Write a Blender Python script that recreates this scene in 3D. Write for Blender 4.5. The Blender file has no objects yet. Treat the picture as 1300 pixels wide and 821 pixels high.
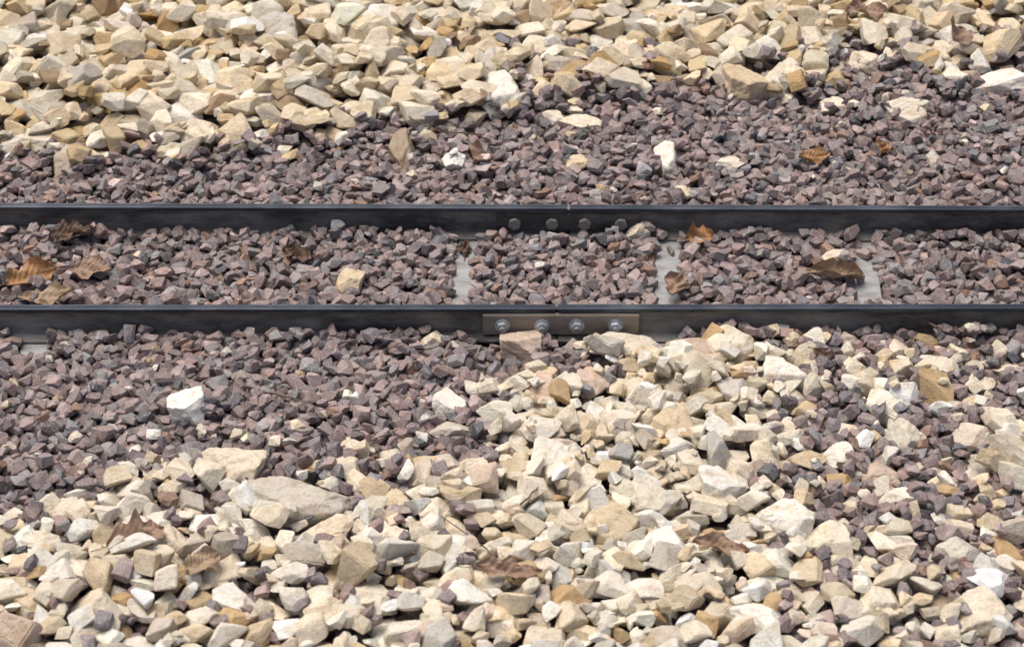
import bpy, bmesh, math, random, time
import numpy as np
from mathutils import Vector, Matrix
T0=time.time()
random.seed(7); rng=np.random.default_rng(7)
scene=bpy.context.scene
# ------------------------------------------------------------------ survey grid
E=math.radians(35); D=2.73; F=2730.0
cE,sE=math.cos(E),math.sin(E)
CAM=np.array([0,-D*cE,D*sE])
def P(u,v,z=0.0):
    a=(u-650)/F; b=(410.5-v)/F
    d=np.array([a,cE+b*sE,-sE+b*cE])
    t=(z-CAM[2])/d[2]
    return CAM+d*t
def proj(x,y,z=0.0):
    px=x; py=y-CAM[1]; pz=z-CAM[2]
    dep=py*cE-pz*sE
    return 650+F*px/dep, 410.5-F*(py*sE+pz*cE)/dep
def mpp(y,z=0.0):
    return ((y-CAM[1])*cE-(z-CAM[2])*sE)/F
# ------------------------------------------------------------------ materials
def newmat(name):
    m=bpy.data.materials.new(name); m.use_nodes=True
    nt=m.node_tree; b=nt.nodes['Principled BSDF']
    return m,nt,b
def N(nt,t,**k):
    n=nt.nodes.new(t)
    for a,v in k.items():
        if a in n.inputs.keys(): n.inputs[a].default_value=v
        else: setattr(n,a,v)
    return n
def ramp(nt,fac,stops):
    r=nt.nodes.new('ShaderNodeValToRGB')
    while len(r.color_ramp.elements)<len(stops): r.color_ramp.elements.new(0.5)
    for e,(p,c) in zip(r.color_ramp.elements,stops):
        e.position=p; e.color=(*c,1) if len(c)==3 else c
    nt.links.new(fac,r.inputs[0]); return r
def mix(nt,mode,fac,a,b):
    m=nt.nodes.new('ShaderNodeMix'); m.data_type='RGBA'; m.blend_type=mode
    for sock,val in ((m.inputs[0],fac),(m.inputs[6],a),(m.inputs[7],b)):
        if hasattr(val,'is_linked') : nt.links.new(val,sock)
        elif isinstance(val,(int,float)): sock.default_value=val
        else: sock.default_value=(*val,1)
    return m.outputs[2]
def noise(nt,scale,detail=4,rough=0.6,vec=None):
    n=N(nt,'ShaderNodeTexNoise'); n.inputs['Scale'].default_value=scale
    n.inputs['Detail'].default_value=detail; n.inputs['Roughness'].default_value=rough
    if vec is None:
        g=nt.nodes.new('ShaderNodeNewGeometry'); vec=g.outputs['Position']
    nt.links.new(vec,n.inputs['Vector']); return n.outputs['Fac']
def stone_mat(name,purple):
    m,nt,b=newmat(name)
    at=N(nt,'ShaderNodeAttribute'); at.attribute_name='Col'
    c=at.outputs['Color']
    if purple:
        r1=ramp(nt,noise(nt,130,5,0.7),[(0.3,(0.64,0.60,0.60)),(0.55,(1,1,1)),(0.75,(1.5,1.43,1.38))])
        c=mix(nt,'MULTIPLY',1.0,c,r1.outputs[0])
        r2=ramp(nt,noise(nt,480,3,0.6),[(0.52,(0,0,0)),(0.64,(1,1,1))])
        f=nt.nodes.new('ShaderNodeMath'); f.operation='MULTIPLY'; f.inputs[1].default_value=0.45
        nt.links.new(r2.outputs[0],f.inputs[0])
        c=mix(nt,'MIX',f.outputs[0],c,(0.50,0.44,0.41))
        b.inputs['Roughness'].default_value=0.6
        bs,bd=350,0.0012
    else:
        r1=ramp(nt,noise(nt,60,6,0.65),[(0.3,(0.78,0.71,0.60)),(0.5,(1,1,1)),(0.75,(1.1,1.1,1.1))])
        c=mix(nt,'MULTIPLY',1.0,c,r1.outputs[0])
        r2=ramp(nt,noise(nt,24,5,0.7),[(0.55,(0,0,0)),(0.73,(1,1,1))])
        f=nt.nodes.new('ShaderNodeMath'); f.operation='MULTIPLY'; f.inputs[1].default_value=0.38
        nt.links.new(r2.outputs[0],f.inputs[0])
        c=mix(nt,'MIX',f.outputs[0],c,(0.50,0.36,0.20))
        r3=ramp(nt,noise(nt,400,2,0.5),[(0.3,(0.68,0.62,0.54)),(0.42,(1,1,1))])
        c=mix(nt,'MULTIPLY',0.8,c,r3.outputs[0])
        b.inputs['Roughness'].default_value=0.92
        b.inputs['Specular IOR Level'].default_value=0.3
        bs,bd=150,0.0048
    nt.links.new(c,b.inputs['Base Color'])
    bp=nt.nodes.new('ShaderNodeBump'); bp.inputs['Distance'].default_value=bd; bp.inputs['Strength'].default_value=0.8
    nt.links.new(noise(nt,bs,6,0.7),bp.inputs['Height']); nt.links.new(bp.outputs[0],b.inputs['Normal'])
    return m
M_PUR=stone_mat('crushed_porphyry',True); M_CRE=stone_mat('limestone',False)
def metal(name,dark,dust,dustpos,rough,met=0.6,sc=40):
    m,nt,b=newmat(name)
    g=nt.nodes.new('ShaderNodeNewGeometry')
    mp=nt.nodes.new('ShaderNodeMapping'); mp.inputs['Scale'].default_value=(0.35,1,1)
    nt.links.new(g.outputs['Position'],mp.inputs[0])
    nf=noise(nt,sc,7,0.7,mp.outputs[0])
    r=ramp(nt,nf,[(dustpos-0.12,(0,0,0)),(dustpos+0.15,(1,1,1))])
    c=mix(nt,'MIX',r.outputs[0],dark,dust)
    nt.links.new(c,b.inputs['Base Color'])
    b.inputs['Metallic'].default_value=met
    rr=nt.nodes.new('ShaderNodeMapRange'); rr.inputs[3].default_value=rough; rr.inputs[4].default_value=min(1,rough+0.35)
    nt.links.new(nf,rr.inputs[0]); nt.links.new(rr.outputs[0],b.inputs['Roughness'])
    bp=nt.nodes.new('ShaderNodeBump'); bp.inputs['Distance'].default_value=0.0006; bp.inputs['Strength'].default_value=0.5
    nt.links.new(noise(nt,500,4,0.6),bp.inputs['Height']); nt.links.new(bp.outputs[0],b.inputs['Normal'])
    return m
M_HEAD=metal('rail_running_surface',(0.042,0.050,0.062),(0.13,0.145,0.165),0.58,0.28,0.8,18)
M_EDGE=metal('rail_worn_edge_glint',(0.09,0.10,0.115),(0.26,0.275,0.30),0.53,0.32,0.8,30)  # lit glint along the worn head edge, put into the colour as lighter steel
M_WEB=metal('rail_web_dusty',(0.042,0.042,0.042),(0.27,0.26,0.24),0.52,0.5,0.1,22)
M_PLATE=metal('weathered_plate',(0.18,0.165,0.145),(0.33,0.28,0.22),0.5,0.5,0.2,70)
M_PLATED=metal('dark_plate',(0.040,0.040,0.041),(0.17,0.16,0.145),0.58,0.5,0.2,40)
M_BOLT=metal('galvanised_bolt',(0.50,0.56,0.62),(0.30,0.28,0.25),0.56,0.32,0.6,150)
M_BOLTD=metal('dull_bolt',(0.22,0.215,0.21),(0.34,0.30,0.26),0.6,0.5,0.3,150)
M_SLEEP=metal('sleeper_galvanised_steel',(0.35,0.365,0.365),(0.20,0.175,0.155),0.54,0.6,0.1,60)
def leafmat(name,a,b_):
    m,nt,b=newmat(name)
    r=ramp(nt,noise(nt,90,6,0.7),[(0.3,a),(0.7,b_)])
    nt.links.new(r.outputs[0],b.inputs['Base Color']); b.inputs['Roughness'].default_value=0.65
    bp=nt.nodes.new('ShaderNodeBump'); bp.inputs['Distance'].default_value=0.0015
    nt.links.new(noise(nt,260,4,0.6),bp.inputs['Height']); nt.links.new(bp.outputs[0],b.inputs['Normal'])
    return m
M_L={'br':leafmat('leaf_brown',(0.18,0.11,0.07),(0.40,0.27,0.18)),
     'or':leafmat('leaf_orange',(0.20,0.09,0.035),(0.46,0.26,0.11)),
     'tan':leafmat('leaf_tan',(0.20,0.13,0.075),(0.46,0.34,0.22)),
     'dk':leafmat('leaf_dark',(0.05,0.025,0.015),(0.16,0.09,0.055))}
M_TWIG=leafmat('twig_bark',(0.06,0.04,0.03),(0.2,0.14,0.09))
# ------------------------------------------------------------------ helpers
def mesh_np(name,V,Fc,mat,col=None,smooth=False):
    me=bpy.data.meshes.new(name)
    nv,nf=len(V),len(Fc)
    me.vertices.add(nv); me.vertices.foreach_set('co',np.ascontiguousarray(V,dtype=np.float32).ravel())
    me.loops.add(nf*3); me.loops.foreach_set('vertex_index',np.ascontiguousarray(Fc,dtype=np.int32).ravel())
    me.polygons.add(nf); me.polygons.foreach_set('loop_start',np.arange(0,nf*3,3,dtype=np.int32))
    me.polygons.foreach_set('use_smooth',np.full(nf,smooth,dtype=bool))
    me.update(calc_edges=True)
    if col is not None:
        a=me.attributes.new('Col','FLOAT_COLOR','POINT')
        a.data.foreach_set('color',np.ascontiguousarray(np.c_[col,np.ones(nv)],dtype=np.float32).ravel())
    me.materials.append(mat)
    o=bpy.data.objects.new(name,me); scene.collection.objects.link(o); return o
def tri_arrays(bm):
    bmesh.ops.triangulate(bm,faces=bm.faces[:]); bm.verts.ensure_lookup_table()
    for i,v in enumerate(bm.verts): v.index=i
    V=np.array([v.co[:] for v in bm.verts]); Fc=np.array([[v.index for v in f.verts] for f in bm.faces]); return V,Fc
def cutpoly(r,bev=0.07,segs=1,ncut=8,jitter=0.018,dlo=0.62,dhi=0.98,rough=0,sm=0.15):
    bm=bmesh.new(); bmesh.ops.create_cube(bm,size=2)
    bmesh.ops.rotate(bm,verts=bm.verts[:],matrix=Matrix.Rotation(r.uniform(0,3),3,Vector(r.normal(size=3)).normalized()) if rough else Matrix.Identity(3))
    for k in range(ncut):
        n=Vector(r.normal(size=3)).normalized(); d=r.uniform(dlo,dhi)
        bmesh.ops.bisect_plane(bm,geom=bm.verts[:]+bm.edges[:]+bm.faces[:],plane_co=n*d,plane_no=n,clear_outer=True,dist=1e-5)
        be=[e for e in bm.edges if e.is_boundary]
        if be: bmesh.ops.holes_fill(bm,edges=be)
    bmesh.ops.remove_doubles(bm,verts=bm.verts[:],dist=0.08)
    if rough:
        bmesh.ops.bevel(bm,geom=bm.edges[:],offset=bev,segments=2,affect='EDGES',clamp_overlap=True)
        bmesh.ops.triangulate(bm,faces=bm.faces[:])
        bmesh.ops.subdivide_edges(bm,edges=[e for e in bm.edges if e.calc_length()>0.45],cuts=1,use_grid_fill=True)
        bmesh.ops.triangulate(bm,faces=bm.faces[:])
        bmesh.ops.smooth_vert(bm,verts=bm.verts[:],factor=sm,use_axis_x=True,use_axis_y=True,use_axis_z=True)
        for v in bm.verts: v.co+=Vector(r.normal(size=3))*rough
    elif bev:
        bmesh.ops.bevel(bm,geom=bm.edges[:],offset=bev,segments=segs,affect='EDGES',clamp_overlap=True)
    for v in bm.verts:
        v.co+=Vector(r.normal(size=3))*jitter
    V,Fc=tri_arrays(bm); bm.free()
    c=(V.max(0)+V.min(0))/2; V=(V-c)/((V.max(0)-V.min(0))/2); return V,Fc
def icos(level):
    bm=bmesh.new(); bmesh.ops.create_icosphere(bm,subdivisions=level,radius=1); a=tri_arrays(bm); bm.free(); return a
ICO={l:icos(l) for l in (3,4,5)}
def starstone(r,level,npl=13,amp=0.03,p=22.0):
    V,Fc=ICO[level]; n=r.normal(size=(npl,3)); n/=np.linalg.norm(n,axis=1)[:,None]
    n=np.vstack([n,[[0,0,1],[0,0,-1]],-n[:4]+r.normal(size=(4,3))*0.2]); n/=np.linalg.norm(n,axis=1)[:,None]
    d=r.uniform(0.6,1.0,len(n))
    dot=V@n.T; q=np.where(dot>0.05,d[None]/np.maximum(dot,0.05),9.0)
    for k in range(len(n)):
        w=r.normal(size=3)*4; q[:,k]*=1+0.025*np.sin(V@w+r.uniform(0,6))
    rad=(np.sum(q**-p,axis=1))**(-1/p); rad=np.minimum(rad,1.3)
    W=np.zeros(len(V))
    for k in range(26):
        w=r.normal(size=3)*r.uniform(4,22); W+=np.sin(V@w+r.uniform(0,6.3))/np.linalg.norm(w)
    rad=rad*(1+amp*W*2.2)
    V=V*rad[:,None]; c=(V.max(0)+V.min(0))/2; V=(V-c)/((V.max(0)-V.min(0))/2); return V,Fc
def bake(name,stones,variants,mat,smooth):
    if not stones: return
    S=np.array([s[:12] for s in stones],dtype=float) # x y z  sx sy sz  yaw tx ty  r g b
    vi=rng.integers(0,len(variants),len(S))
    Vs,Fs,Cs=[],[],[]; off=0
    for k,(V,Fc) in enumerate(variants):
        s=S[vi==k]
        if not len(s): continue
        cz,sz=np.cos(s[:,6]),np.sin(s[:,6]); cx,sx=np.cos(s[:,7]),np.sin(s[:,7]); cy,sy=np.cos(s[:,8]),np.sin(s[:,8])
        o=np.ones(len(s)); z=o*0
        Rz=np.stack([cz,-sz,z,sz,cz,z,z,z,o],-1).reshape(-1,3,3)
        Rx=np.stack([o,z,z,z,cx,-sx,z,sx,cx],-1).reshape(-1,3,3)
        Ry=np.stack([cy,z,sy,z,o,z,-sy,z,cy],-1).reshape(-1,3,3)
        R=Rx@Ry@Rz
        W=V[None]*s[:,None,3:6]
        W=np.einsum('nij,nvj->nvi',R,W)+s[:,None,0:3]
        nv=len(V)
        Vs.append(W.reshape(-1,3)); Fs.append((Fc[None]+(np.arange(len(s))*nv)[:,None,None]+off).reshape(-1,3))
        Cs.append(np.repeat(s[:,9:12],nv,axis=0)); off+=nv*len(s)
    return mesh_np(name,np.concatenate(Vs),np.concatenate(Fs),mat,np.concatenate(Cs),smooth)
# ------------------------------------------------------------------ height field
X0,X1,Y0,Y1=-1.22,1.22,-0.88,1.28; CS=0.0025
nx=int((X1-X0)/CS); ny=int((Y1-Y0)/CS)
gx=X0+(np.arange(nx)+.5)*CS; gy=Y0+(np.arange(ny)+.5)*CS
H=np.full((ny,nx),-0.014)
def vnoise(cell,seed):
    r=np.random.default_rng(seed); a=int((X1-X0)/cell)+3; b=int((Y1-Y0)/cell)+3
    g=r.random((b,a)); fx=(gx-X0)/cell; fy=(gy-Y0)/cell
    ix=fx.astype(int); iy=fy.astype(int); tx=fx-ix; ty=fy-iy; tx=tx*tx*(3-2*tx); ty=ty*ty*(3-2*ty)
    A=g[np.ix_(iy,ix)];B=g[np.ix_(iy,ix+1)];C=g[np.ix_(iy+1,ix)];Dd=g[np.ix_(iy+1,ix+1)]
    return (A*(1-tx)+B*tx)*(1-ty)[:,None]+(C*(1-tx)+Dd*tx)*ty[:,None]
NS=vnoise(0.06,1)*0.6+vnoise(0.025,2)*0.4
NB=vnoise(0.2,3)
XX,YY=np.meshgrid(gx,gy); U,Vv=proj(XX,YY)
RZ=0.045
def railline(v0,v1):
    a=P(0,v0,RZ); b=P(1300,v1,RZ); k=(b[1]-a[1])/(b[0]-a[0]); c=a[1]-k*a[0]+0.006
    return k,c
KN,CN=railline(393,391.8); KF,CF=railline(263,266.5)
yn=lambda x:KN*x+CN
yf=lambda x:KF*x+CF
def ss(t): t=np.clip(t,0,1); return t*t*(3-2*t)
bv=np.interp(U,[-300,0,100,250,330,450,600,700,800,900,1000,1200,1300,1600],[204,202,203,202,192,173,155,130,116,118,128,102,82,72])
CB=ss((bv-Vv)/36+0.5+(NS-0.5)*2.4)
CB*=np.where((U>630)&(Vv>72),0.75,1)
CB*=np.where((U>1020)&(Vv>60),0.75,1)
fv=np.interp(U,[-300,0,150,250,350,450,520,590,640,700,760,850,950,1000,1050,1150,1300,1600],
               [685,674,652,640,638,632,618,595,550,515,478,460,452,500,530,535,545,570])
CFm=ss((Vv-fv)/60+0.5+(NS-0.5)*2.8)
rt=ss((U-930)/120)*(1-ss((Vv-600)/160)*0.3)
CFm=CFm*(1-rt*0.8*ss((0.95-NB)*2.3))
CFm=np.where((U<600)&(Vv>540),CFm*0.87,CFm)
CFm=np.where((U>1000)&(Vv>410),np.maximum(CFm,0.2),CFm)
CR=np.where(Vv<300,CB,CFm)
front=Vv>330
TP=-0.001+0.007*(NS-0.5)
TP=np.where(front&(Vv>400),TP+0.001+0.004*ss((Vv-430)/200),TP)
TP=np.where(Vv<250,TP+0.004+0.008*ss((240-Vv)/100),TP)
TC=TP+0.007*CR+0.008*(NS-0.5)
def rect_mask(cb,ct,w):
    a=P(cb,385);b=P(ct,292); dx,dy=b[0]-a[0],b[1]-a[1]; L=math.hypot(dx,dy); dx/=L;dy/=L
    q=(XX-a[0])*dy-(YY-a[1])*dx; s=(XX-a[0])*dx+(YY-a[1])*dy
    return np.abs(q),s,L
SLP=[(-220,-214,34,0),(48,56,34,0),(318,326,34,0),(585,600,34,1),(848,850,36,1),(1104,1091,34,1),(1375,1360,34,0)]
S0=-0.160
BLK=np.zeros_like(H,bool)
for cb,ct,w,ex in SLP:
    q,s,L=rect_mask(cb,ct,w); hw=w*0.0005
    inside=(q<hw)&(s>S0)&(s<L+0.10)
    H[inside]=0.0
    mk=(q<hw+0.004)&(s>S0-0.005)&(s<L+0.11)
    TP[mk]=np.maximum(TP,0.0035)[mk]
    if ex:
        BLK|=(q<hw+0.003-0.012*(NS-0.42))&(s>-0.02)&(s<L+0.012)
        if cb==848: BLK|=(q<hw*0.9+0.003)&(s>-0.128)&(s<0)
    if cb==48: BLK|=(q<hw+0.004)&(s>-0.135)&(s<-0.02)
for f in (yn,yf):
    H[np.abs(YY-f(XX))<0.017]=0.004
    mm=np.abs(YY-f(XX))<0.022
    TP[mm]=np.maximum(TP,0.006)[mm]
def railclear(x,y,r):
    d1=y-yn(x)
    if -0.3<d1<0.3:
        u=650+x*1000
        w=0.004
        if 600<u<825: w=0.011 if d1>0 else 0.018
        if abs(d1)<w+0.72*r: return False
        d2=y-yf(x)
        w=0.004
        if 610<u<830: w=0.012
        if abs(d2)<w+0.72*r: return False
    return True
def drop(x,y,r,hz,soft=0.55):
    i0=max(int((x-r-X0)/CS),0); i1=min(int((x+r-X0)/CS)+1,nx); j0=max(int((y-r-Y0)/CS),0); j1=min(int((y+r-Y0)/CS)+1,ny)
    if i1<=i0 or j1<=j0: return None
    d2=((gx[i0:i1]-x)**2)[None]+((gy[j0:j1]-y)**2)[:,None]
    cap2=1-d2/(r*r); m=cap2>0
    if not m.any(): return None
    cap=hz*np.sqrt(np.where(m,cap2,0)); h=H[j0:j1,i0:i1]
    t=(h+cap)[m]; zc=soft*t.max()+(1-soft)*t.mean()
    H[j0:j1,i0:i1]=np.where(m,np.maximum(h,zc+cap*0.9),h)
    return zc
def jit(c,a=0.12,b=0.05):
    c=np.array(c)*math.exp(rng.normal()*a); g=rng.normal()*b  # warm/cool shift only
    return np.clip(c*np.array([1+g,1,1-g]),0.01,0.85)
PCOL=[((0.230,0.176,0.166),34),((0.28,0.203,0.186),18),((0.212,0.182,0.178),18),((0.35,0.28,0.26),12),((0.13,0.105,0.104),12),((0.095,0.10,0.108),5),((0.27,0.255,0.245),9),((0.26,0.16,0.11),4)]
CCOLF=[((0.72,0.65,0.51),34),((0.79,0.735,0.625),28),((0.65,0.55,0.39),16),((0.53,0.39,0.22),4),((0.56,0.51,0.43),7),((0.68,0.57,0.46),4),((0.83,0.80,0.72),9)]
CCOLB=[((0.70,0.60,0.43),32),((0.76,0.69,0.55),27),((0.62,0.49,0.30),15),((0.50,0.35,0.17),6),((0.56,0.50,0.41),8),((0.36,0.26,0.16),5),((0.82,0.77,0.68),8)]
def pick(t):
    w=np.array([a[1] for a in t],float); return t[rng.choice(len(t),p=w/w.sum())][0]
purple=[];cream=[];hero=[]
def fill_purple(n,tgt,maxC,lo=0.0115,hi=0.026):
    xs=rng.uniform(X0,X1,n); ys=rng.uniform(Y0,Y1,n)
    L=lo+(hi-lo)*rng.beta(1.8,2.8,n)
    for x,y,l in zip(xs,ys,L):
        i=min(int((x-X0)/CS),nx-1); j=min(int((y-Y0)/CS),ny-1)
        if H[j,i]>tgt[j,i] or CR[j,i]>maxC: continue
        if BLK[j,i] and rng.random()>0.025: continue
        a=l/2; b=a*rng.uniform(0.6,0.95); c=a*rng.uniform(0.4,0.72); r=(a+b)/2
        if not railclear(x,y,r): continue
        z=drop(x,y,r*0.92,c*0.95,0.5)
        if z is None: continue
        purple.append((x,y,z,a,b,c,rng.uniform(0,6.3),rng.normal()*0.38,rng.normal()*0.38,*jit(pick(PCOL),0.18,0.035)))
def fill_cream(n,lo,hi,p,dt=0.0):
    xs=rng.uniform(X0,X1,n); ys=rng.uniform(Y0,Y1,n); L=lo+(hi-lo)*rng.beta(1.2,2.8,n)
    for x,y,l in zip(xs,ys,L):
        i=min(int((x-X0)/CS),nx-1); j=min(int((y-Y0)/CS),ny-1)
        c0=CR[j,i]
        if c0<0.08 or H[j,i]>TC[j,i]+dt or rng.random()>p*c0**1.3 or BLK[j,i]: continue
        back=y>0.2
        a=l/2*(1.3 if back else 1.0); b=a*rng.uniform(0.6,0.95); c=a*rng.uniform(0.34,0.62 if back else 0.68); r=(a+b)/2
        if not railclear(x,y,r): continue
        z=drop(x,y,r*0.92,c*0.95,0.55)
        if z is None: continue
        cream.append((x,y,z,a,b,c,rng.uniform(0,6.3),rng.normal()*0.3,rng.normal()*0.3,*jit(pick(CCOLB if back else CCOLF),0.08,0.03)))
W_=(0.82,0.78,0.69);C_=(0.76,0.68,0.54);T_=(0.66,0.54,0.37);K_=(0.60,0.47,0.37);O_=(0.56,0.39,0.18);G_=(0.58,0.53,0.45);S_=(0.40,0.33,0.24)
HER=[(240,519,48,50,W_),(295,600,92,54,C_),(551,432,36,28,C_),(663,438,58,46,K_),(800,441,82,32,C_),(321,413,22,22,G_),(571,514,44,34,W_),(573,547,56,30,G_),
(688,500,40,46,K_),(747,490,52,40,K_),(880,453,74,40,K_),(932,442,52,48,C_),(978,416,42,28,C_),(935,417,44,18,K_),(996,476,58,46,W_),(375,640,136,52,G_),(412,683,72,46,C_),
(1192,468,46,34,C_),(1232,417,30,34,C_),(990,664,82,56,W_),(703,594,62,52,W_),(850,703,64,54,W_),(1221,706,62,40,C_),(730,677,66,50,C_),(783,668,60,52,T_),
(170,28,62,46,C_),(638,126,54,58,W_),(700,38,56,40,C_),(352,54,60,62,G_),(437,50,64,52,C_),(945,108,58,50,T_),(990,104,44,52,C_),(138,92,62,36,T_),(586,109,60,30,T_),
(255,166,76,46,C_),(38,183,72,34,C_),(1284,22,46,40,C_),(1262,109,82,30,W_),(1149,145,52,34,C_),(502,113,62,40,T_),(232,124,62,36,T_),(303,36,62,44,C_),(1030,60,46,48,C_),
(785,80,60,42,C_),(570,42,46,40,C_),(511,196,34,50,S_),(577,206,30,28,W_),(845,202,30,46,W_),(735,209,32,22,T_),(927,210,38,20,C_),(868,248,28,24,C_),(1055,139,34,26,C_),
(127,204,26,18,C_),(1187,207,24,30,G_),(809,293,32,30,C_),(1058,328,40,18,C_),(445,359,36,32,T_),(218,700,70,50,C_),(172,620,44,36,C_),(60,690,60,36,C_),(1045,690,60,48,C_),
(855,545,56,50,T_),(815,500,48,40,C_),(830,640,56,44,C_),(915,620,60,56,W_),(1150,560,52,40,C_),(560,650,50,40,C_),(600,600,46,42,C_),(655,600,44,44,T_),(500,690,46,42,C_),
(575,705,50,40,W_),(90,650,46,40,C_),(30,690,50,36,W_),(340,700,40,30,C_),(535,595,44,24,T_),(905,500,60,30,T_),(1120,610,44,36,K_),(1060,580,50,34,W_),(105,118,62,36,O_),(60,60,50,36,C_),
(735,160,54,24,C_),(700,150,30,22,C_),(1105,40,52,34,C_),(1190,70,48,34,C_),(870,35,52,38,T_),(640,60,48,36,T_),(905,70,40,30,G_),(1100,82,46,30,C_),(310,150,50,36,C_),(410,120,48,34,T_),
(185,583,30,22,C_),(405,592,28,20,T_),(500,640,50,30,T_),(1000,552,44,30,C_),(1085,470,34,26,C_),(1215,448,24,24,C_),(1012,512,34,30,G_),(1120,440,24,18,C_),(1155,500,30,24,C_),(1250,490,28,22,C_),(1075,430,26,20,K_),
(120,780,66,50,C_),(300,770,60,46,W_),(470,765,70,52,C_),(640,780,58,44,T_),(800,770,62,50,C_),(960,785,70,48,W_),(1120,770,60,46,C_),(1250,780,66,50,C_),(40,770,50,40,T_)]
fill_purple(90000,TP-0.006,0.92)
for (u,v,w,h,c) in HER:
    p=P(u,v,0.008); s=mpp(p[1]); hm=h*s; a=w*s/2; az=0.40*hm; az=min(az,a*0.85); ay=math.sqrt(max((hm/2)**2-(az*cE)**2,1e-6))/sE
    x,y=p[0],p[1]
    i=int((x-X0)/CS); j=int((y-Y0)/CS)
    r=(a+ay)/2; zc=drop(x,y,r*0.9,az,0.15)
    zc=max(min(zc,TC[j,i]+az*0.75),0.002+az*0.5)
    q=P(u,v,zc)
    hero.append((q[0],q[1],zc,a*1.04,ay*1.04,az*1.04,rng.choice([0,math.pi])+rng.normal()*0.12,rng.normal()*0.12,rng.normal()*0.12,*jit(c,0.04,0.02)))
fill_cream(60000,0.028,0.060,0.30)
fill_cream(120000,0.015,0.036,0.5)
fill_purple(160000,TP,0.88)
fill_cream(40000,0.011,0.022,0.4,-0.004)
for k in range(190):
    u=rng.uniform(-200,1500); v=rng.choice([rng.uniform(130,250),rng.uniform(430,640),rng.uniform(430,640),rng.uniform(295,380)],p=[.3,.3,.35,.05])
    p=P(u,v,0.004); l=rng.uniform(0.0045,0.0105)
    if not railclear(p[0],p[1],l) or (200<u<285 and 480<v<555): continue
    z=drop(p[0],p[1],l,l*0.6,0.3)
    cream.append((p[0],p[1],z,l,l*0.8,l*0.6,rng.uniform(0,6.3),rng.normal()*0.3,rng.normal()*0.3,*jit(pick(CCOLF),0.1,0.03)))
pv=[cutpoly(np.random.default_rng(100+i)) for i in range(28)]
cv=[cutpoly(np.random.default_rng(300+i),0.045+0.04*(i%3)/2,2,7,0.0,0.58,1.0,0.012,0.06) for i in range(42)]
bake('purple_gravel',purple,pv,M_PUR,False)
bake('limestone_gravel',cream,cv,M_CRE,False)
hv=[starstone(np.random.default_rng(600+i),5,9,0.042,90.0) for i in range(28)]
bake('limestone_rocks',hero,hv,M_CRE,False)
# ------------------------------------------------------------------ ground sheet
gm,nt,b=newmat('gravel_ground')
vo=nt.nodes.new('ShaderNodeTexVoronoi'); vo.inputs['Scale'].default_value=50
g=nt.nodes.new('ShaderNodeNewGeometry'); nt.links.new(g.outputs['Position'],vo.inputs['Vector'])
sp=nt.nodes.new('ShaderNodeSeparateColor'); nt.links.new(vo.outputs['Color'],sp.inputs[0])
r=ramp(nt,sp.outputs[0],[(0,(0.07,0.055,0.058)),(0.5,(0.16,0.12,0.125)),(1,(0.25,0.18,0.17))]); nt.links.new(r.outputs[0],b.inputs['Base Color'])
b.inputs['Roughness'].default_value=0.9
bp=nt.nodes.new('ShaderNodeBump'); bp.inputs['Distance'].default_value=0.01; bp.invert=True
nt.links.new(vo.outputs['Distance'],bp.inputs['Height']); nt.links.new(bp.outputs[0],b.inputs['Normal'])
mesh_np('ground',np.array([[-150,-150,-0.016],[150,-150,-0.016],[150,150,-0.016],[-150,150,-0.016]]),np.array([[0,1,2],[0,2,3]]),gm)
# ------------------------------------------------------------------ bmesh object helper
def obj_bm(name,bm,mats,parent=None,bevel=0,smooth=False):
    if bevel: bmesh.ops.bevel(bm,geom=bm.edges[:],offset=bevel,segments=2,affect='EDGES',clamp_overlap=True)
    me=bpy.data.meshes.new(name); bmesh.ops.recalc_face_normals(bm,faces=bm.faces[:]); bm.to_mesh(me); bm.free()
    for m in (mats if isinstance(mats,list) else [mats]): me.materials.append(m)
    if smooth:
        for p in me.polygons: p.use_smooth=True
    o=bpy.data.objects.new(name,me); scene.collection.objects.link(o)
    if parent: o.parent=parent
    return o
def box(cx,cy,cz,sx,sy,sz,rot=0):
    bm=bmesh.new(); bmesh.ops.create_cube(bm,size=1)
    bmesh.ops.scale(bm,verts=bm.verts[:],vec=(sx,sy,sz)); bmesh.ops.rotate(bm,verts=bm.verts[:],matrix=Matrix.Rotation(rot,3,'Z'))
    bmesh.ops.translate(bm,verts=bm.verts[:],vec=(cx,cy,cz)); return bm
prof=[(-.017,0.001),(.017,0.001),(.017,.0035),(.0035,.0065),(.0028,.010),(.0028,.035),(.0045,.038),(.006,.0402),(.006,.0435),(.0052,.0447),(.0035,.045),
      (-.0035,.045),(-.0052,.0447),(-.006,.0435),(-.006,.0402),(-.0045,.038),(-.0028,.035),(-.0028,.010),(-.0035,.0065),(-.017,.0035)]
def rail_piece(name,f,xa,xb,parent):
    bm=bmesh.new(); n=max(2,int(abs(xb-xa)/0.2)); rings=[]
    for k in range(n+1):
        x=xa+(xb-xa)*k/n; rings.append([bm.verts.new((x,f(x)+dy,z)) for dy,z in prof])
    m=len(prof)
    for k in range(n):
        for i in range(m):
            fc=bm.faces.new((rings[k][i],rings[k][(i+1)%m],rings[k+1][(i+1)%m],rings[k+1][i]))
            fc.material_index=(2 if i==9 else 0) if 7<=i<=13 else 1
    bm.faces.new(rings[0]); bm.faces.new(rings[-1])
    return obj_bm(name,bm,[M_HEAD,M_WEB,M_EDGE],parent)
def cyl(bm,seg,r1,r2,h,mat):
    bmesh.ops.create_cone(bm,cap_ends=True,segments=seg,radius1=r1,radius2=r2,depth=h,matrix=mat)
def make_rail(f,ujoint,v):
    e=bpy.data.objects.new('steel_rail',None); scene.collection.objects.link(e)
    xj=P(ujoint,v,RZ)[0]
    rail_piece('rail_length',f,-4,xj-0.0018,e); rail_piece('rail_length',f,xj+0.0018,4,e)
    return e
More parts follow.
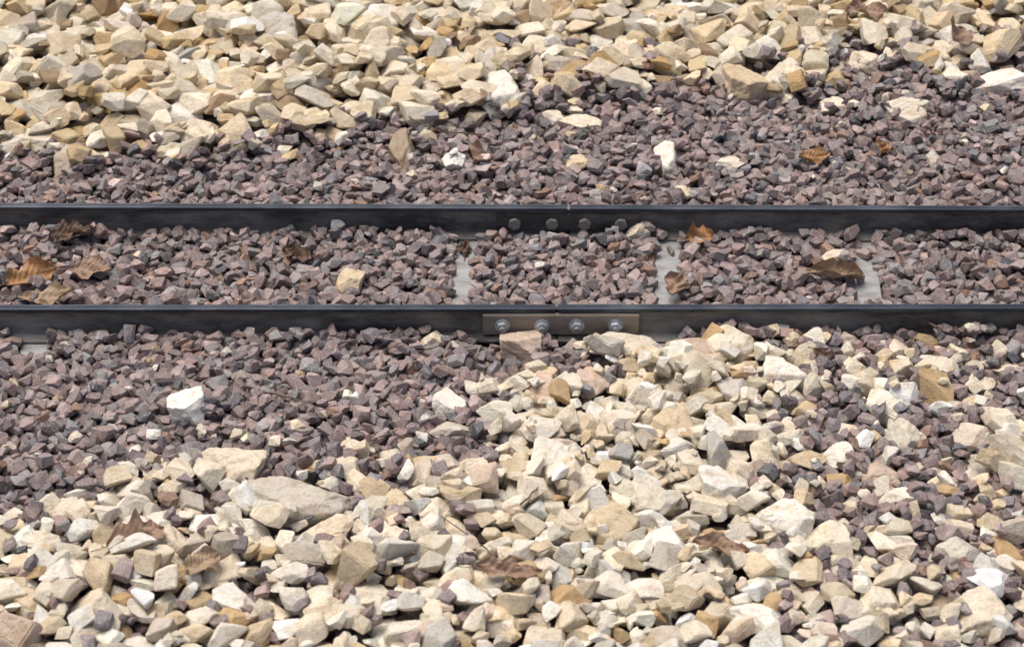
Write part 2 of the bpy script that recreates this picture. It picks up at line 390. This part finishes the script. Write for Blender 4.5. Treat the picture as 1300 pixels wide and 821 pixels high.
e1=make_rail(yn,707,392); e2=make_rail(yf,722,265)
def fishplate(f,ua,ub,v,boltu,near):
    e=bpy.data.objects.new('fishplate',None); scene.collection.objects.link(e)
    xa=P(ua,v,0.02)[0]; xb=P(ub,v,0.02)[0]; xc=(xa+xb)/2; sl=KN if near else KF
    bk=f(xc)
    zb,zt=(0.0085,0.0380) if near else (0.011,0.0370)
    th=0.0066 if near else 0.0040
    yoff=-(0.0029+th/2)
    obj_bm('plate',box(xc,bk+yoff,(zb+zt)/2,xb-xa,th,zt-zb,math.atan(sl)),M_PLATE if near else M_PLATED,e,0.0009)
    obj_bm('back_plate',box(xc,bk-yoff,(zb+zt)/2,xb-xa,th,zt-zb,math.atan(sl)),M_PLATED,e,0.0007)
    zc=0.0228
    for k,u in enumerate(boltu):
        x=P(u,v,zc)[0]; y=f(x)+yoff-th/2
        B=M_BOLT if near else M_BOLTD
        R=Matrix.Rotation(math.pi/2,4,'X')
        if near:
            bm=bmesh.new(); cyl(bm,32,0.0098,0.0098,0.0016,Matrix.Translation((x,y-0.0009,zc))@R); obj_bm('washer',bm,B,e,0.0003)
            bm=bmesh.new(); a=Matrix.Rotation(0.3+k*0.7,4,'Y'); cyl(bm,6,0.0076,0.0076,0.006,Matrix.Translation((x,y-0.0047,zc))@a@R); obj_bm('nut',bm,B,e,0.0006)
            bm=bmesh.new(); cyl(bm,20,0.0038,0.0042,0.0065,Matrix.Translation((x,y-0.0100,zc))@R); obj_bm('bolt_end',bm,M_BOLTD,e,0.0004)
        else:
            bm=bmesh.new(); a=Matrix.Rotation(0.2+k*0.5,4,'Y'); cyl(bm,6,0.0088,0.0088,0.0055,Matrix.Translation((x,y-0.0028,zc))@a@R); obj_bm('bolt_head',bm,B,e,0.0008)
    return e
fishplate(yn,613,811,411,[638,688,732,781],True)
fishplate(yf,630,812,282,[653,701,742,788],False)
# ------------------------------------------------------------------ sleepers
for cb,ct,w,ex in SLP:
    a=P(cb,385);b_=P(ct,292); dx,dy=b_[0]-a[0],b_[1]-a[1]; L=math.hypot(dx,dy); dx/=L;dy/=L
    s0,s1=S0,L+0.10; cx=a[0]+dx*(s0+s1)/2; cy=a[1]+dy*(s0+s1)/2
    bm=box(cx,cy,-0.0065,w*0.001,s1-s0,0.013,math.atan2(dy,dx)-math.pi/2)
    obj_bm('railway_sleeper',bm,M_SLEEP,None,0.0012)
# ------------------------------------------------------------------ leaves and twigs
def hmax(x,y,r=0.012):
    i0=max(int((x-r-X0)/CS),0); j0=max(int((y-r-Y0)/CS),0); n=int(2*r/CS)+1
    return float(np.percentile(H[j0:j0+n,i0:i0+n],88))
def leaf(u,v,L,wd,ang,mat,lobes=0,curl=0.3,tilt=0.2,roll=0.0,seed=1,lift=0.0):
    r=random.Random(seed); p=P(u,v,0.012); s=mpp(p[1]); L*=s; wd*=s
    z0=hmax(p[0],p[1],min(L,0.05)*0.35)+0.002+lift; p=P(u,v,z0+0.001)
    bm=bmesh.new(); n=56; m=10; rows=[]; kx=r.uniform(-.3,.3)
    ph=r.uniform(0,6)
    for i in range(n+1):
        t=i/n
        base=math.sin(math.pi*min(1,t**0.85))**0.7*wd/2
        row=[]
        for j in range(-m,m+1):
            q=j/m; w=base
            if lobes: w*=0.82+0.2*math.sin(t*lobes*2.2*math.pi+ph+(0.7 if q>0 else 0))
            w*=1+0.06*math.sin(t*31+seed*2+(2 if q>0 else 0))
            w=max(w,0.0004)
            xx=(t-0.5)*L+abs(q)*w*0.25; yy=q*w+kx*L*((t-0.5)**2)
            if roll: 
                a=q*roll; yy=w*math.sin(a)/roll; zz=w*(1-math.cos(a))/roll
            else: zz=1.3*curl*abs(q)**1.6*w*(0.7+0.8*math.sin(t*6+seed+(1.5 if q>0 else 0)))
            zz+=curl*0.22*L*(2*t-1)**2*abs(math.sin(seed*1.3))+0.002*math.sin(t*13+q*3+seed)+0.0013*math.sin(q*7+t*9)
            zz+=0.0005*math.sin((t*L-abs(q)*w*0.7)/L*52)-0.0012*math.exp(-(q*9)**2)
            row.append(bm.verts.new((xx,yy,zz)))
        rows.append(row)
    for i in range(n):
        for j in range(2*m): bm.faces.new((rows[i][j],rows[i][j+1],rows[i+1][j+1],rows[i+1][j]))
    z=rows[0][m].co.z
    bmesh.ops.create_cone(bm,cap_ends=True,segments=6,radius1=0.0007,radius2=0.0004,depth=L*0.3,matrix=Matrix.Translation((-L*0.62,kx*L*0.25,z))@Matrix.Rotation(math.pi/2,4,'Y'))
    M=Matrix.Translation(Vector(p))@Matrix.Rotation(math.radians(ang),4,'Z')@Matrix.Rotation(tilt,4,'X')@Matrix.Rotation(r.uniform(-.15,.15),4,'Y')
    bmesh.ops.transform(bm,matrix=M,verts=bm.verts[:])
    return obj_bm('fallen_leaf',bm,M_L[mat],None,0,True)
leaf(36,352,72,50,38,'or',2,0.5,0.4,0,1)
leaf(58,377,72,36,5,'tan',2,0.35,0.1,0,2)
leaf(115,343,54,34,-5,'br',0,0.4,0.1,0,3)
leaf(90,296,56,34,20,'dk',3,0.4,0.1,0,4)
leaf(378,324,44,30,-20,'dk',2,0.45,0.2,0,5)
leaf(888,302,36,40,10,'or',2,0.5,0.5,0,6)
leaf(1060,348,74,46,-6,'tan',0,0.1,0.25,1.9,7)
leaf(858,362,44,34,70,'br',2,0.4,0.1,0,8)
leaf(590,316,32,20,90,'dk',2,0.3,0.1,0,9)
leaf(172,683,76,58,28,'br',3,0.35,0.3,0,10,0.004)
leaf(645,724,84,36,0,'br',3,0.3,0.2,0,11,0.003)
leaf(915,693,72,34,-12,'br',1,0.5,0.2,0,12,0.002)
leaf(255,715,54,40,50,'tan',0,0.3,0.2,0,13,0.004)
leaf(608,197,26,36,60,'br',0,0.3,0.5,0,14)
leaf(1034,199,42,24,20,'or',0,0.3,0.2,0,15)
leaf(1120,188,24,20,70,'or',0,0.3,0.4,0,16)
leaf(1216,44,44,44,60,'br',2,0.5,0.5,0,17,0.003)
leaf(1100,14,50,34,0,'br',2,0.5,0.3,0,19)
leaf(1045,450,28,18,-30,'dk',0,0.3,0.2,0,20)
def twig(pts,rad):
    bm=bmesh.new(); W=[]
    for (u,v,dz) in pts:
        p=P(u,v,0.012); z=hmax(p[0],p[1],0.008)+dz; W.append(Vector(P(u,v,z)))
    Wn=[]
    for a,b in zip(W[:-1],W[1:]):
        for k in range(6): Wn.append(a.lerp(b,k/6)+Vector((random.gauss(0,.0007),random.gauss(0,.0007),random.gauss(0,.0006))))
    Wn.append(W[-1]); rings=[]
    for k,p in enumerate(Wn):
        d=(Wn[min(k+1,len(Wn)-1)]-Wn[max(k-1,0)]).normalized(); s=d.cross(Vector((0,0,1))).normalized(); t=d.cross(s)
        rr=rad*(1-0.5*k/len(Wn)); rings.append([bm.verts.new(p+(s*math.cos(a)+t*math.sin(a))*rr) for a in [i*math.pi/3 for i in range(6)]])
    for k in range(len(rings)-1):
        for i in range(6): bm.faces.new((rings[k][i],rings[k][(i+1)%6],rings[k+1][(i+1)%6],rings[k+1][i]))
    bm.faces.new(rings[0]); bm.faces.new(rings[-1])
    obj_bm('twig',bm,M_TWIG,None,0,True)
twig([(300,488,.003),(345,498,.003),(395,512,.004),(425,540,.003)],0.0013)
twig([(1168,402,.004),(1196,418,.004)],0.0022)
twig([(655,735,.003),(610,690,.006),(560,655,.004)],0.0012)
twig([(520,150,.003),(560,168,.004),(640,172,.003)],0.0012)
twig([(470,560,.003),(505,545,.004)],0.0011)
twig([(1010,545,.003),(1060,500,.004)],0.0012)
twig([(660,640,.003),(690,612,.005)],0.0013)
# ------------------------------------------------------------------ light, camera
w=bpy.data.worlds.new('World'); scene.world=w; w.use_nodes=True; nt=w.node_tree
bg=nt.nodes['Background']; sky=nt.nodes.new('ShaderNodeTexSky'); sky.sky_type='NISHITA'; sky.sun_disc=False
SEL=70; SAZ=-50
sky.sun_elevation=math.radians(SEL); sky.sun_rotation=math.radians(SAZ); sky.dust_density=6.0; sky.air_density=0.7; sky.ozone_density=0.3
nt.links.new(sky.outputs[0],bg.inputs[0]); bg.inputs[1].default_value=0.15
sd=bpy.data.lights.new('sun','SUN'); sd.energy=2.0; sd.angle=math.radians(42); sd.color=(1,0.955,0.885)
so=bpy.data.objects.new('sun',sd); scene.collection.objects.link(so)
dv=Vector((math.sin(math.radians(SAZ))*math.cos(math.radians(SEL)),math.cos(math.radians(SAZ))*math.cos(math.radians(SEL)),math.sin(math.radians(SEL))))
so.rotation_euler=dv.to_track_quat('Z','Y').to_euler(); so.location=dv*5
cd=bpy.data.cameras.new('camera'); co=bpy.data.objects.new('camera',cd); scene.collection.objects.link(co)
co.location=CAM; co.rotation_euler=(math.pi/2-E,0,0); cd.sensor_width=36; cd.lens=36*F/1300; cd.clip_end=500; cd.clip_start=0.05
cd.dof.use_dof=True; cd.dof.focus_distance=2.72; cd.dof.aperture_fstop=9
scene.camera=co
scene.view_settings.view_transform='Standard'; scene.view_settings.look='None'; scene.view_settings.exposure=0
print('total t',time.time()-T0)
